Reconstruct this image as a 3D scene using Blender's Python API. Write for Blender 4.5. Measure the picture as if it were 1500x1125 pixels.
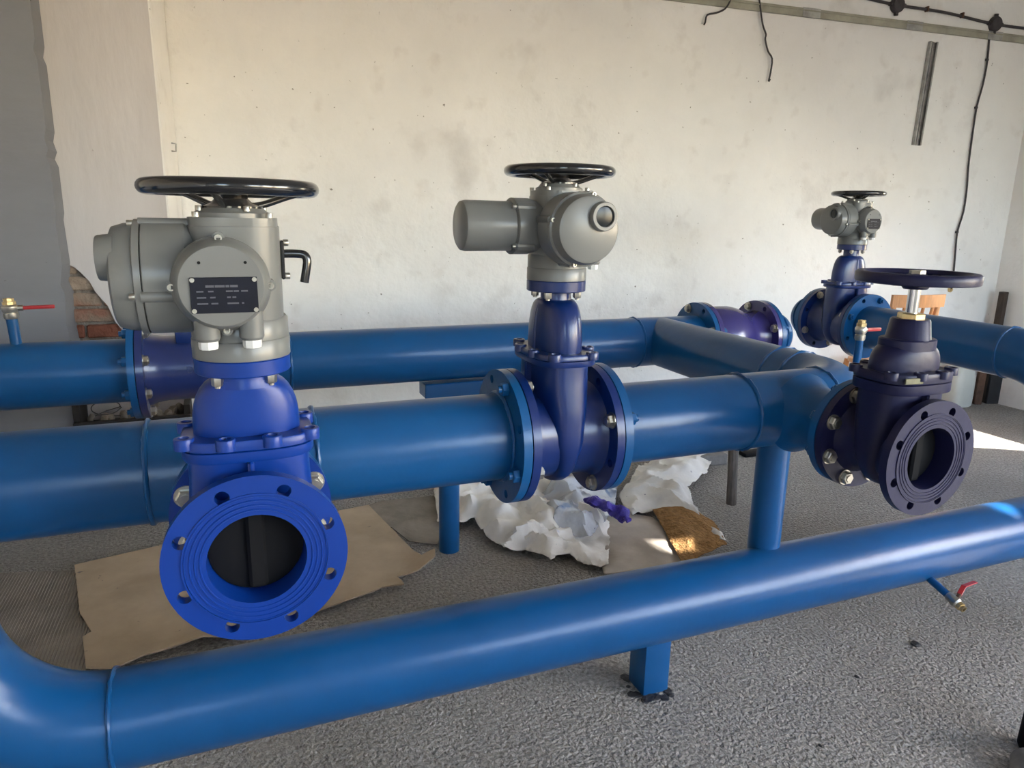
import bpy, bmesh, math, random
from mathutils import Vector, Matrix, noise
random.seed(7)
for o in list(bpy.data.objects): bpy.data.objects.remove(o)
SC = bpy.context.scene
COL = SC.collection
PI = math.pi

# ------------------------------------------------------------------ camera
H = 1.414                       # lens height above the floor
F, YAW, PITCH, ROLL = 1035.8, 0.38093, 0.23343, 0.018037
fw = Vector((math.sin(YAW)*math.cos(PITCH), math.cos(YAW)*math.cos(PITCH), -math.sin(PITCH)))
rt = Vector((math.cos(YAW), -math.sin(YAW), 0))
up = rt.cross(fw)
RT = rt*math.cos(ROLL) + up*math.sin(ROLL)
UP = -rt*math.sin(ROLL) + up*math.cos(ROLL)
cd = bpy.data.cameras.new('camera'); cam = bpy.data.objects.new('camera', cd); COL.objects.link(cam)
cd.lens = 36*F/1500; cd.sensor_width = 36; cd.clip_start = .02
cam.matrix_world = Matrix(((RT.x, UP.x, -fw.x, 0), (RT.y, UP.y, -fw.y, 0), (RT.z, UP.z, -fw.z, H), (0, 0, 0, 1)))
SC.camera = cam

# ------------------------------------------------------------------ light
SUNDIR = Vector((-.75, .45, -.62)).normalized()
w = bpy.data.worlds.new('sky'); SC.world = w; w.use_nodes = True
nt = w.node_tree; bg = nt.nodes['Background']
sky = nt.nodes.new('ShaderNodeTexSky'); sky.sky_type = 'NISHITA'; sky.sun_disc = False
sky.sun_elevation = math.radians(36); sky.sun_rotation = math.atan2(-SUNDIR.x, -SUNDIR.y)
sky.air_density = 1.0; sky.dust_density = 1.2; sky.ozone_density = 1.0
nt.links.new(sky.outputs[0], bg.inputs[0]); bg.inputs[1].default_value = 0.75
sd = bpy.data.lights.new('sun', 'SUN'); sd.energy = 14; sd.angle = .009; sd.color = (1, .955, .88)
sun = bpy.data.objects.new('sun', sd); COL.objects.link(sun)
sun.rotation_euler = SUNDIR.to_track_quat('-Z', 'Y').to_euler(); sun.location = (8, -3, 6)
VS = SC.view_settings
VS.view_transform = 'Standard'; VS.look = 'None'; VS.gamma = 1; VS.exposure = 1.55; VS.use_curve_mapping = False

# ------------------------------------------------------------------ pixel -> direction helpers
def ray(px, py): return RT*((px-750)/F) + UP*((562.5-py)/F) + fw
def aty(px, py, y): d = ray(px, py); d = d*(y/d.y); return Vector((d.x, d.y, d.z+H))
def atz(px, py, z=0.): d = ray(px, py); d = d*((z-H)/d.z); return Vector((d.x, d.y, d.z+H))
def atx(px, py, x): d = ray(px, py); d = d*(x/d.x); return Vector((d.x, d.y, d.z+H))
WX, WY, WT = 5.737, 3.873, -.0699                    # back wall: right corner and slope
def wy(x): return WY + (x-WX)*WT
def atw(px, py, off=0.):
    d = ray(px, py); s = (WY-off-WX*WT)/(d.y-d.x*WT); d = d*s; return Vector((d.x, d.y, d.z+H))
WDIR = Vector((1, WT, 0)).normalized(); WN = Vector((WT, -1, 0)).normalized()   # along the wall, out of the wall

# ------------------------------------------------------------------ materials
def mat(name, col, rough=.5, metal=0., coat=0., bump=0., bscale=20., var=0., vscale=4., detail=4., stretch=(1, 1, 1), dist=.01, spec=.5, coords='Object', trans=0., stain=None, bump2=None):
    m = bpy.data.materials.new(name); m.use_nodes = True
    n = m.node_tree.nodes; l = m.node_tree.links; b = n['Principled BSDF']
    b.inputs['Base Color'].default_value = (*col, 1); b.inputs['Roughness'].default_value = rough
    b.inputs['Metallic'].default_value = metal; b.inputs['Specular IOR Level'].default_value = spec
    if coat: b.inputs['Coat Weight'].default_value = coat; b.inputs['Coat Roughness'].default_value = .12
    if trans: b.inputs['Transmission Weight'].default_value = trans
    tc = n.new('ShaderNodeTexCoord'); mp = n.new('ShaderNodeMapping'); mp.inputs['Scale'].default_value = stretch
    l.new(tc.outputs[coords], mp.inputs[0])
    if var:
        t = n.new('ShaderNodeTexNoise'); t.inputs['Scale'].default_value = vscale; t.inputs['Detail'].default_value = detail; t.inputs['Roughness'].default_value = .62
        l.new(mp.outputs[0], t.inputs[0])
        r = n.new('ShaderNodeValToRGB'); r.color_ramp.elements[0].position = .32; r.color_ramp.elements[1].position = .68
        r.color_ramp.elements[0].color = (*[max(0, c*(1-var)) for c in col], 1)
        r.color_ramp.elements[1].color = (*[min(1, c*(1+var)) for c in col], 1)
        l.new(t.outputs[0], r.inputs[0]); out = r.outputs[0]
        for (scol, sscale, lo, hi, amt) in (stain or []):
            t2 = n.new('ShaderNodeTexNoise'); t2.inputs['Scale'].default_value = sscale; t2.inputs['Detail'].default_value = 6
            l.new(mp.outputs[0], t2.inputs[0])
            r2 = n.new('ShaderNodeMapRange'); r2.inputs[1].default_value = lo; r2.inputs[2].default_value = hi; r2.inputs[4].default_value = amt
            l.new(t2.outputs[0], r2.inputs[0])
            mx = n.new('ShaderNodeMix'); mx.data_type = 'RGBA'; mx.inputs[7].default_value = (*scol, 1)
            l.new(r2.outputs[0], mx.inputs[0]); l.new(out, mx.inputs[6]); out = mx.outputs[2]
        l.new(out, b.inputs['Base Color'])
    if bump:
        t = n.new('ShaderNodeTexNoise'); t.inputs['Scale'].default_value = bscale; t.inputs['Detail'].default_value = 5
        l.new(mp.outputs[0], t.inputs[0])
        bp = n.new('ShaderNodeBump'); bp.inputs['Strength'].default_value = bump; bp.inputs['Distance'].default_value = dist
        l.new(t.outputs[0], bp.inputs['Height']); last = bp
        if bump2:
            t3 = n.new('ShaderNodeTexNoise'); t3.inputs['Scale'].default_value = bump2[0]; t3.inputs['Detail'].default_value = 3
            l.new(mp.outputs[0], t3.inputs[0])
            b3 = n.new('ShaderNodeBump'); b3.inputs['Strength'].default_value = bump2[1]; b3.inputs['Distance'].default_value = bump2[2]
            l.new(t3.outputs[0], b3.inputs['Height']); l.new(bp.outputs[0], b3.inputs['Normal']); last = b3
        l.new(last.outputs[0], b.inputs['Normal'])
        if coat: l.new(last.outputs[0], b.inputs['Coat Normal'])
    return m
M = {}
M['pipe'] = mat('blue_pipe_paint', (.005, .072, .215), .28, coat=0, spec=.38, bump=.22, bscale=22, var=.10, vscale=3, dist=.004)
M['vblue'] = mat('valve_blue_enamel', (.002, .018, .115), .3, coat=.1, bump=.12, bscale=60, var=.08, dist=.002)
M['vbright'] = mat('valve_bright_blue_enamel', (.002, .033, .24), .33, coat=0, spec=.35, bump=.12, bscale=60, var=.06, dist=.002)
M['navy'] = mat('valve_navy_enamel', (.009, .010, .045), .42, coat=0, spec=.3, bump=.2, bscale=50, var=.12, dist=.003)
M['violet'] = mat('valve_violet_enamel', (.035, .030, .15), .25, coat=.4, bump=.1, bscale=50, var=.1, dist=.002)
M['darkblue'] = mat('valve_dark_blue_enamel', (.010, .024, .12), .28, coat=.3, bump=.12, bscale=60, var=.08, dist=.002)
M['grey'] = mat('actuator_grey_enamel', (.15, .155, .152), .34, coat=.1, bump=.06, bscale=90, var=.04, dist=.001)
M['black'] = mat('black_gloss_enamel', (.006, .007, .010), .2, coat=.6, var=.2)
M['rubber'] = mat('black_rubber', (.006, .006, .007), .85, var=.2, spec=.2)
M['zinc'] = mat('zinc_plated_steel', (.50, .48, .43), .35, metal=1, bump=.1, bscale=120, var=.15, vscale=40, dist=.001)
M['steel'] = mat('polished_stem_steel', (.62, .62, .62), .18, metal=1, var=.05)
M['brass'] = mat('brass', (.60, .46, .24), .35, metal=1, var=.15, vscale=60)
M['tagmetal'] = mat('dull_metal_tag', (.16, .155, .10), .6, metal=.4, var=.2, vscale=40)
M['red'] = mat('red_lever_coating', (.33, .012, .018), .4, var=.1)
M['glass'] = mat('sight_glass_dark', (.006, .011, .016), .22, spec=.3)
M['white_plastic'] = mat('white_plug_plastic', (.75, .76, .75), .4, var=.05)
M['plate'] = mat('nameplate_black', (.004, .005, .013), .4, var=.2, vscale=30, spec=.25)
M['print'] = mat('nameplate_print', (.075, .08, .10), .5, var=.1)
M['wall'] = mat('cream_painted_plaster', (.78, .77, .755), .85, bump=.75, bscale=9, var=.06, vscale=1.2, detail=8, dist=.012, spec=.2,
                stain=[((.70, .68, .68), .55, .50, .72, .8), ((.45, .42, .40), 2.6, .60, .80, .6), ((.52, .48, .45), 7, .60, .74, .3), ((.16, .14, .12), 34, .715, .75, .85)], bump2=(55, .25, .004))
M['white_wall'] = mat('off_white_plaster', (.56, .54, .55), .85, bump=.55, bscale=10, var=.06, vscale=3, detail=7, stretch=(1, 1, .28), dist=.012, spec=.2,
                      stain=[((.42, .38, .35), 1.3, .52, .75, .6), ((.18, .16, .14), 40, .73, .78, .7)])
M['grey_wall'] = mat('grey_cement_render', (.20, .208, .235), .9, bump=.25, bscale=12, var=.08, vscale=2, detail=7, stretch=(.6, .6, 1.6), dist=.01, spec=.15,
                     stain=[((.23, .238, .262), 1.6, .5, .7, .6), ((.05, .05, .05), 40, .74, .79, .8)])
M['ceil'] = mat('ceiling_limewash', (.62, .60, .56), .9, var=.05)
M['brick'] = mat('mortar_smeared_brick', (.30, .235, .185), .95, bump=.9, bscale=45, var=.25, vscale=14, dist=.012, spec=.1, stain=[((.25, .11, .075), 7, .5, .62, .8)])
M['redbrick'] = mat('dark_red_brick', (.19, .075, .05), .95, bump=.9, bscale=45, var=.25, vscale=20, dist=.012, spec=.1)
M['mortar'] = mat('crumbling_mortar', (.25, .22, .19), .95, bump=.9, bscale=60, var=.25, vscale=20, dist=.015, spec=.1)
M['floor'] = mat('rough_concrete', (.42, .40, .365), .65, bump=1., bscale=85, var=.38, vscale=75, detail=2, dist=.05, spec=.4,
                 stain=[((.27, .24, .20), .9, .42, .68, .7), ((.09, .08, .07), 1.7, .66, .85, .5), ((.33, .32, .31), 2.4, .55, .75, .4)], bump2=(7, .35, .03))
M['card'] = mat('worn_cardboard', (.43, .345, .25), .85, bump=.25, bscale=14, var=.12, vscale=5, detail=7, dist=.006, spec=.2,
                stain=[((.30, .22, .14), 3, .55, .75, .6), ((.09, .09, .12), 26, .70, .75, .7)])
M['mat'] = mat('ribbed_dusty_mat', (.25, .225, .195), .95, bump=.6, bscale=30, var=.25, vscale=6, detail=7, dist=.006, spec=.1, stain=[((.30, .27, .24), 2.2, .5, .7, .5)])
M['sheet'] = mat('dusty_plastic_sheet', (.70, .68, .64), .45, bump=.4, bscale=22, var=.09, vscale=6, detail=7, dist=.008,
                 stain=[((.05, .06, .12), 24, .72, .75, .8), ((.05, .22, .48), 9, .72, .78, .55)])
M['film'] = mat('clear_plastic_film', (.58, .61, .65), .25, bump=.5, bscale=18, var=.12, vscale=7, dist=.01, trans=.25,
                stain=[((.05, .16, .38), 9, .60, .72, .8), ((.03, .03, .06), 26, .70, .74, .8)])
M['paper'] = mat('soiled_paper', (.42, .37, .315), .8, bump=.4, bscale=16, var=.14, vscale=6, detail=7, dist=.008, stain=[((.30, .26, .22), 4, .5, .7, .6)])
M['burlap'] = mat('brown_fibre_matting', (.33, .185, .075), .95, bump=1., bscale=70, var=.3, vscale=35, dist=.02, spec=.1)
M['glove'] = mat('ultramarine_rag', (.035, .022, .26), .5, bump=.8, bscale=60, var=.25, vscale=20, dist=.01)
M['wood'] = mat('varnished_beech', (.52, .23, .085), .4, coat=.2, bump=.2, bscale=10, var=.2, vscale=7, stretch=(6, 6, 1), dist=.003)
M['darkwood'] = mat('dark_stained_timber', (.045, .03, .022), .75, bump=.5, bscale=18, var=.35, vscale=9, stretch=(5, 5, 1), dist=.006)
M['tray'] = mat('black_tarred_timber', (.012, .011, .012), .7, bump=.4, bscale=20, var=.3, vscale=9)
M['rust'] = mat('rusty_iron', (.13, .07, .045), .85, metal=.3, bump=.6, bscale=50, var=.4, vscale=14, dist=.005)
M['stone'] = mat('rubble_stone', (.20, .175, .15), .95, bump=.7, bscale=40, var=.3, vscale=12, dist=.01)
M['block'] = mat('grey_concrete_block', (.17, .165, .16), .9, bump=.6, bscale=50, var=.2, vscale=14, dist=.006)
M['stake'] = mat('weathered_timber_stake', (.10, .085, .075), .9, bump=.6, bscale=20, var=.35, vscale=12, stretch=(5, 5, 1), dist=.006)
M['cable'] = mat('dark_cable_sheath', (.035, .03, .035), .6, var=.3, vscale=20)
M['galv'] = mat('galvanised_channel', (.36, .36, .35), .45, metal=.7, bump=.2, bscale=40, var=.3, vscale=12, dist=.003)
M['duct'] = mat('grey_painted_trunking', (.30, .29, .235), .6, var=.25, vscale=6, bump=.2, bscale=30, dist=.003)
M['canister'] = mat('milky_polyethylene', (.55, .56, .50), .45, var=.06)
M['frame'] = mat('window_frame_paint', (.55, .53, .50), .5, var=.05)
M['tar'] = mat('black_bitumen', (.02, .02, .022), .45, bump=.8, bscale=60, var=.3)

# ------------------------------------------------------------------ mesh helpers
I4 = Matrix.Identity(4)
def AX(d, o=(0, 0, 0)):
    "matrix taking local z to direction d, origin o"
    return Matrix.Translation(Vector(o)) @ Vector(d).normalized().to_track_quat('Z', 'Y').to_matrix().to_4x4()
def TR(x, y, z): return Matrix.Translation((x, y, z))
def RZ(a): return Matrix.Rotation(a, 4, 'Z')
def B(): return bmesh.new()
def obj(name, bm, m, parent=None, ang=35, flat=False):
    me = bpy.data.meshes.new(name)
    bmesh.ops.recalc_face_normals(bm, faces=bm.faces); bm.to_mesh(me); bm.free()
    if not flat:
        me.polygons.foreach_set('use_smooth', [True]*len(me.polygons)); me.set_sharp_from_angle(angle=math.radians(ang))
    me.materials.append(M[m]); o = bpy.data.objects.new(name, me); COL.objects.link(o)
    if parent: o.parent = parent
    return o
def tag(o, label, cat, group=None):
    o['label'] = label; o['category'] = cat
    if group: o['group'] = group
    return o
def thing(name, label, cat, loc=(0, 0, 0), rz=0, group=None, rot=None):
    o = bpy.data.objects.new(name, None); COL.objects.link(o); o.empty_display_size = .05
    o.location = loc; o.rotation_euler = rot or (0, 0, rz)
    return tag(o, label, cat, group)
def struct(o): o['kind'] = 'structure'; return o
def share(src, parent, mx):
    c = src.copy(); COL.objects.link(c); c.parent = parent; c.matrix_basis = mx; return c
def lathe(bm, prof, seg=48, m=I4, close=False):
    rows = []
    for r, z in prof:
        if r < 1e-6: rows.append([bm.verts.new(m @ Vector((0, 0, z)))]); continue
        rows.append([bm.verts.new(m @ Vector((r*math.cos(2*PI*i/seg), r*math.sin(2*PI*i/seg), z))) for i in range(seg)])
    pairs = list(zip(rows, rows[1:])) + ([(rows[-1], rows[0])] if close else [])
    for a, b in pairs:
        if len(a) == 1 and len(b) == 1: continue
        for i in range(seg):
            j = (i+1) % seg
            if len(a) == 1: bm.faces.new((a[0], b[i], b[j]))
            elif len(b) == 1: bm.faces.new((a[i], a[j], b[0]))
            else: bm.faces.new((a[i], a[j], b[j], b[i]))
    if not close:
        for rrow in (rows[0], rows[-1]):
            if len(rrow) > 1: bm.faces.new(rrow)
def cyl(bm, r, z0, z1, m=I4, seg=32, bev=0.):
    if bev: lathe(bm, [(r-bev, z0), (r, z0+bev), (r, z1-bev), (r-bev, z1)], seg, m)
    else: lathe(bm, [(r, z0), (r, z1)], seg, m)
def pipe(bm, r, z0, z1, m=I4, seg=64, t=.006):
    lathe(bm, [(r, z0), (r, z1), (r-t, z1), (r-t, z0)], seg, m, close=True)
def torus(bm, R, r, m=I4, seg=72, ts=14, sq=None, wob=0.):
    rows = []
    for i in range(seg):
        a = 2*PI*i/seg; row = []
        for k in range(ts):
            b = 2*PI*k/ts; cr, cz = math.cos(b)*r, math.sin(b)*r*(sq or 1)
            if wob: f = 1+wob*noise.noise(Vector((i*.9, k*.2, R*50))); cr *= f; cz *= f
            row.append(bm.verts.new(m @ Vector(((R+cr)*math.cos(a), (R+cr)*math.sin(a), cz))))
        rows.append(row)
    for i in range(seg):
        for k in range(ts):
            bm.faces.new((rows[i][k], rows[(i+1) % seg][k], rows[(i+1) % seg][(k+1) % ts], rows[i][(k+1) % ts]))
def box(bm, sx, sy, sz, m=I4, bev=0., seg=2):
    r = bmesh.ops.create_cube(bm, size=1, matrix=m @ Matrix.Diagonal((sx, sy, sz, 1)))
    if bev:
        es = list({e for v in r['verts'] for e in v.link_edges})
        bmesh.ops.bevel(bm, geom=es, offset=bev, segments=seg, affect='EDGES', profile=.5)
def tube(bm, pts, r, seg=12, m=I4, sub=1, cap=True):
    pts = [Vector(p) for p in pts]
    if sub > 1:
        q = []
        for i in range(len(pts)-1):
            p0 = pts[max(i-1, 0)]; p1 = pts[i]; p2 = pts[i+1]; p3 = pts[min(i+2, len(pts)-1)]
            for k in range(sub):
                t = k/sub
                q.append(.5*((2*p1)+(p2-p0)*t+(2*p0-5*p1+4*p2-p3)*t*t+(3*p1-p0-3*p2+p3)*t**3))
        pts = q+[pts[-1]]
    rs = r if isinstance(r, (list, tuple)) else None
    n = len(pts); rows = []; prev = None
    for i, p in enumerate(pts):
        d = (pts[min(i+1, n-1)]-pts[max(i-1, 0)]).normalized()
        if prev is None:
            a = Vector((0, 0, 1)) if abs(d.z) < .9 else Vector((1, 0, 0)); u = d.cross(a).normalized()
        else: u = (prev-d*prev.dot(d)).normalized()
        prev = u; v = d.cross(u)
        rr = rs[min(len(rs)-1, int(round(i*(len(rs)-1)/max(1, n-1))))] if rs else r
        rows.append([bm.verts.new(m @ (p+(u*math.cos(2*PI*k/seg)+v*math.sin(2*PI*k/seg))*rr)) for k in range(seg)])
    for a, b in zip(rows, rows[1:]):
        for k in range(seg): bm.faces.new((a[k], a[(k+1) % seg], b[(k+1) % seg], b[k]))
    if cap: bm.faces.new(rows[0]); bm.faces.new(rows[-1])
def elbow(bm, r, rho, c, d0, d1, ang=PI/2, n=20, seg=64):
    "pipe bend: centre c, c+d0*rho start, swings towards d1"
    d0 = Vector(d0); d1 = Vector(d1); c = Vector(c)
    tube(bm, [c+(d0*math.cos(ang*i/n)+d1*math.sin(ang*i/n))*rho for i in range(n+1)], r, seg)
def oblong(a, b, z, n=40, p=2.6, m=I4, ox=0, oy=0):
    o = []
    for i in range(n):
        t = 2*PI*i/n; c, s = math.cos(t), math.sin(t)
        o.append(m @ Vector((ox+a*math.copysign(abs(c)**(2/p), c), oy+b*math.copysign(abs(s)**(2/p), s), z)))
    return o
def loft(bm, secs, cap=True):
    rows = [[bm.verts.new(p) for p in s] for s in secs]; n = len(rows[0])
    for a, b in zip(rows, rows[1:]):
        for k in range(n): bm.faces.new((a[k], a[(k+1) % n], b[(k+1) % n], b[k]))
    if cap: bm.faces.new(rows[0]); bm.faces.new(rows[-1])
def plate(bm, loops, t, m=I4):
    "flat plate: first loop outline, others holes, in xy, extruded t along z"
    for lp in loops:
        vs = [bm.verts.new(m @ Vector((x, y, 0))) for x, y in lp]
        for i in range(len(vs)): bm.edges.new((vs[i], vs[(i+1) % len(vs)]))
    bm.edges.ensure_lookup_table()
    es = [e for e in bm.edges if not e.link_faces]
    r = bmesh.ops.triangle_fill(bm, use_beauty=True, use_dissolve=False, edges=es)
    fs = [g for g in r['geom'] if isinstance(g, bmesh.types.BMFace)]
    ex = bmesh.ops.extrude_face_region(bm, geom=fs)
    vv = [g for g in ex['geom'] if isinstance(g, bmesh.types.BMVert)]
    dz = (m.to_3x3() @ Vector((0, 0, 1)))*t
    bmesh.ops.translate(bm, verts=vv, vec=dz)
def circ(r, n, cx=0, cy=0): return [(cx+r*math.cos(2*PI*i/n), cy+r*math.sin(2*PI*i/n)) for i in range(n)]
def flange(bm, R, bore, t, pcd, hole, m=I4, n=8, seg=72):
    plate(bm, [circ(R, seg), circ(bore, 48)] + [circ(hole, 14, pcd*math.cos(2*PI*(k+.5)/n), pcd*math.sin(2*PI*(k+.5)/n)) for k in range(n)], t, m)

# shared bolts: head at +z (z=0 is the flange face), nut below the grip g
def bolt_bm(g, s=1.):
    bm = B()
    cyl(bm, .0205*s, 0, .003*s, seg=20); lathe(bm, [(.0165*s, .003*s), (.0172*s, .005*s), (.0172*s, .014*s), (.0145*s, .0165*s)], 6)
    cyl(bm, .0095*s, -g, .003*s, seg=12)
    cyl(bm, .0095*s, .016*s, .019*s, seg=12)
    return bm
def nut_bm(g, s=1.):
    bm = B(); cyl(bm, .0095*s, -g-.026*s, -g, seg=12); lathe(bm, [(.0155*s, -g-.017*s), (.0172*s, -g-.015*s), (.0172*s, -g-.001*s)], 6)
    return bm
def small_bolt_bm(r, h):
    bm = B(); lathe(bm, [(r*.9, 0), (r, .0006), (r, h*.9), (r*.92, h), (r*.62, h), (r*.58, h*.45), (0, h*.45)], 18)
    return bm
def bolt_circle(src, parent, base, R, n, sel, first=[None]):
    "place shared bolt mesh on a circle; base maps z to head direction"
    for k in sel:
        a = 2*PI*(k+.5)/n
        share(src, parent, base @ TR(R*math.cos(a), R*math.sin(a), 0))
        if src is BOLT: share(NUT, parent, base @ TR(R*math.cos(a), R*math.sin(a), 0))
def proto(name, bm, m):
    me = obj(name, bm, m); COL.objects.unlink(me); return me
BOLT = proto('bolt', bolt_bm(.046), 'zinc')
NUT = proto('nut', nut_bm(.046), 'pipe')
BOLT_T = proto('cap_screw', small_bolt_bm(.0052, .008), 'zinc')
RIVET = proto('rivet', small_bolt_bm(.0032, .002), 'zinc')
HEXB = B(); lathe(HEXB, [(.0095, 0), (.0098, .001), (.0098, .014), (.0085, .016)], 6); lathe(HEXB, [(.005, .015), (.005, .02)], 10)
HEXB = proto('bolt', HEXB, 'zinc')

# ================================================================== THE SETTING
bm = B(); 
plate(bm, [[(-2.4, -3.2), (5.95, -3.2), (5.95, 4.6), (-2.4, 4.6)]], -.1)
struct(obj('floor', bm, 'floor', flat=True))
CEIL = 3.8
def prism(bm, pts, z0, z1):
    a = [bm.verts.new((x, y, z0)) for x, y in pts]; b = [bm.verts.new((x, y, z1)) for x, y in pts]
    bm.faces.new(a); bm.faces.new(b)
    for i in range(len(pts)): j = (i+1) % len(pts); bm.faces.new((a[i], a[j], b[j], b[i]))
bm = B(); prism(bm, [(-2.4, -3.2), (5.95, -3.2), (5.95, 4.6), (-2.4, 4.6)], CEIL, CEIL+.15); struct(obj('ceiling', bm, 'ceil', flat=True))
bm = B(); prism(bm, [(-.9, wy(-.9)), (WX, WY), (WX, WY+.3), (-.9, wy(-.9)+.3)], 0, CEIL); struct(obj('wall_back', bm, 'wall', flat=True))
def holed_wall(name, m, outline, holes, t, mx):
    bm = B(); plate(bm, [outline]+[[(a, c), (b, c), (b, d), (a, d)] for a, b, c, d in holes], t, mx); return struct(obj(name, bm, m, flat=True))
# right wall, plane x=WX : local x = world y, local y = world z, extruded outwards
MXR = Matrix(((0, 0, 1, WX-.012), (1, 0, 0, 0), (0, 1, 0, 0), (0, 0, 0, 1)))
WIN_R = [(2.05, 2.78, .75, 1.95), (-2.9, -.48, 1.0, 2.75)]
def sun_slot(P, wy_, wz_):
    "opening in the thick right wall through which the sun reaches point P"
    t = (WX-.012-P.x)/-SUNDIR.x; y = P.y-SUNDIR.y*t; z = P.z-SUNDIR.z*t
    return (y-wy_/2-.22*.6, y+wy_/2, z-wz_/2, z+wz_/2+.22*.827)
SUN_SLOTS = [sun_slot(aty(1432, 750, 1.65), .13, .06), sun_slot(atz(1000, 790, .07), .10, .07)]  # unseen openings, added to land sun spots on low pipe and matting
holed_wall('wall_right', 'wall', [(-3.2, 0), (3.885, 0), (3.885, CEIL), (-3.2, CEIL)], WIN_R+SUN_SLOTS, .22, MXR)
MXF = Matrix(((1, 0, 0, 0), (0, 0, -1, -3.0), (0, 1, 0, 0), (0, 0, 0, 1)))
WIN_F = [(-1.2, -.3, 1.3, 2.7), (1.7, 3.1, 1.2, 2.7), (3.4, 5.5, .9, 3.0)]
holed_wall('wall_front', 'wall', [(-2.4, 0), (5.95, 0), (5.95, CEIL), (-2.4, CEIL)], WIN_F, .2, MXF)
bm = B(); prism(bm, [(-2.4, -3.2), (-2.2, -3.2), (-2.2, 3.7), (-2.4, 3.7)], 0, CEIL); struct(obj('wall_left', bm, 'wall', flat=True))
def window(name, a, b, c, d, mx, dep, nx=2):
    bm = B(); w_ = .05
    def bar(x0, x1, y0, y1): box(bm, x1-x0, y1-y0, .05, mx @ TR((x0+x1)/2, (y0+y1)/2, dep))
    bar(a, a+w_, c, d); bar(b-w_, b, c, d); bar(a+w_, b-w_, c, c+w_); bar(a+w_, b-w_, d-w_, d)
    for i in range(1, nx): x = a+(b-a)*i/nx; bar(x-.02, x+.02, c+w_, d-w_)
    struct(obj(name, bm, 'frame', flat=True))
for i, wn in enumerate(WIN_R): window('window_%d' % (i+1), *wn, MXR, .12, nx=(1 if i == 0 else 3))
for i, wn in enumerate(WIN_F): window('window_%d' % (i+3), *wn, MXF, .1, nx=2)

# grey rendered pier on the left, white pilaster behind it with broken plaster over bricks
GY = 3.673
e = [aty(45, 0, GY), aty(108, 480, GY)]
def edge_x(z): return -.6795 + (z-1.54)*.006
ez = [(0, .0), (.4, 0), (.70, .004), (.86, -.010), (.98, -.004), (1.02, -.016), (1.10, 0), (1.28, -.006), (1.31, 0), (1.50, 0), (1.53, -.012), (1.56, 0), (1.60, -.010), (1.64, 0), (1.90, 0), (1.93, -.010), (1.97, 0), (2.4, 0), (CEIL, 0)]
right = [(edge_x(z)+d, 0 if z == 0 else CEIL if z == CEIL else H+(z-1.332)*1.0616) for z, d in ez]
MXG = Matrix(((1, 0, 0, 0), (0, 0, 1, GY), (0, 1, 0, 0), (0, 0, 0, 1)))
bm = B(); plate(bm, [[(-2.3, 0)]+right+[(-2.3, CEIL)]], .35, MXG)
struct(obj('wall_left_pier', bm, 'grey_wall', flat=True))
# pilaster: front plane through (-.237,3.60), parallel to the back wall
PX0, PY0 = -.2505, 3.822
def py_(x): return PY0+(x-PX0)*WT
def atp(px, py, off=0.):
    d = ray(px, py); s = (PY0-off-PX0*WT)/(d.y-d.x*WT); d = d*s; return Vector((d.x, d.y, d.z+H))
core = .03
bm = B(); prism(bm, [(-1.1, py_(-1.1)+core), (PX0-.004, PY0+core), (-.2187, 4.26), (-1.1, 4.32)], 0, CEIL)
pil = struct(obj('wall_pilaster', bm, 'mortar', flat=True))
notch = [(108, 590), (150, 588), (185, 560), (200, 520), (186, 492), (168, 470), (158, 448), (147, 436), (140, 428), (131, 412), (118, 399), (108, 391), (99, 387), (94, 378), (88, 366)]
out = [(-1.1, 0), (PX0, 0), (PX0, CEIL), (-.90, CEIL), (-.90, atp(80, 366).z)]
nl = [atp(*q) for q in notch][::-1]
outline = [(-1.1, 0), (PX0, 0), (PX0, CEIL), (-1.1, CEIL), (-1.1, nl[0].z+.01)] + [(v.x, v.z) for v in nl] + [(-1.1, nl[-1].z-.01)]
def on_front(x, z, off=0.): return Vector((x, py_(x), z))
MXP = Matrix(((1, 0, 0, 0), (WT, 0, 1, PY0-PX0*WT), (0, 1, 0, 0), (0, 0, 0, 1)))
bm = B(); plate(bm, [outline], core+.002, MXP)
obj('plaster', bm, 'white_wall', pil, flat=True)
bm = B(); prism(bm, [(PX0-.002, PY0), (PX0+.006, PY0), (-.209, 4.28), (-.218, 4.28)], 0, CEIL); obj('plaster', bm, 'wall', pil, flat=True)  # side face in paler cream, light from the right put into its colour
bz0 = atp(120, 588).z
k = 0
for rr in range(11):
    z = bz0+.004+rr*.076
    x = -.77+(.06 if rr % 2 else 0)
    while x < -.32:
        L = .115 if (rr+k) % 3 == 0 else .2
        L = min(L, -.27-x); k += 1
        if L < .05: break
        bm = B(); box(bm, L-.012, .06, .062, TR(x+L/2, py_(x+L/2)+core+.012+random.uniform(-.004, .004), z+.031), .006, 1)
        obj('brick', bm, 'redbrick' if (rr in (3,) and x > -.62) or (rr in (4, 9) and x < -.62) else 'brick', pil)
        x += L
# small staple left on the pilaster's side
bm = B(); c = Vector((PX0+.02, 3.80, 1.60))
c = Vector((-.222, 4.06, 1.698)); tube(bm, [c+Vector((0, 0, 0)), c+Vector((.02, 0, 0)), c+Vector((.022, 0, .035)), c+Vector((.002, 0, .038))], .004, 8)
tag(obj('wall_staple', bm, 'galv'), 'small bent metal staple on the bright narrow side of the pilaster', 'staple')

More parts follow.
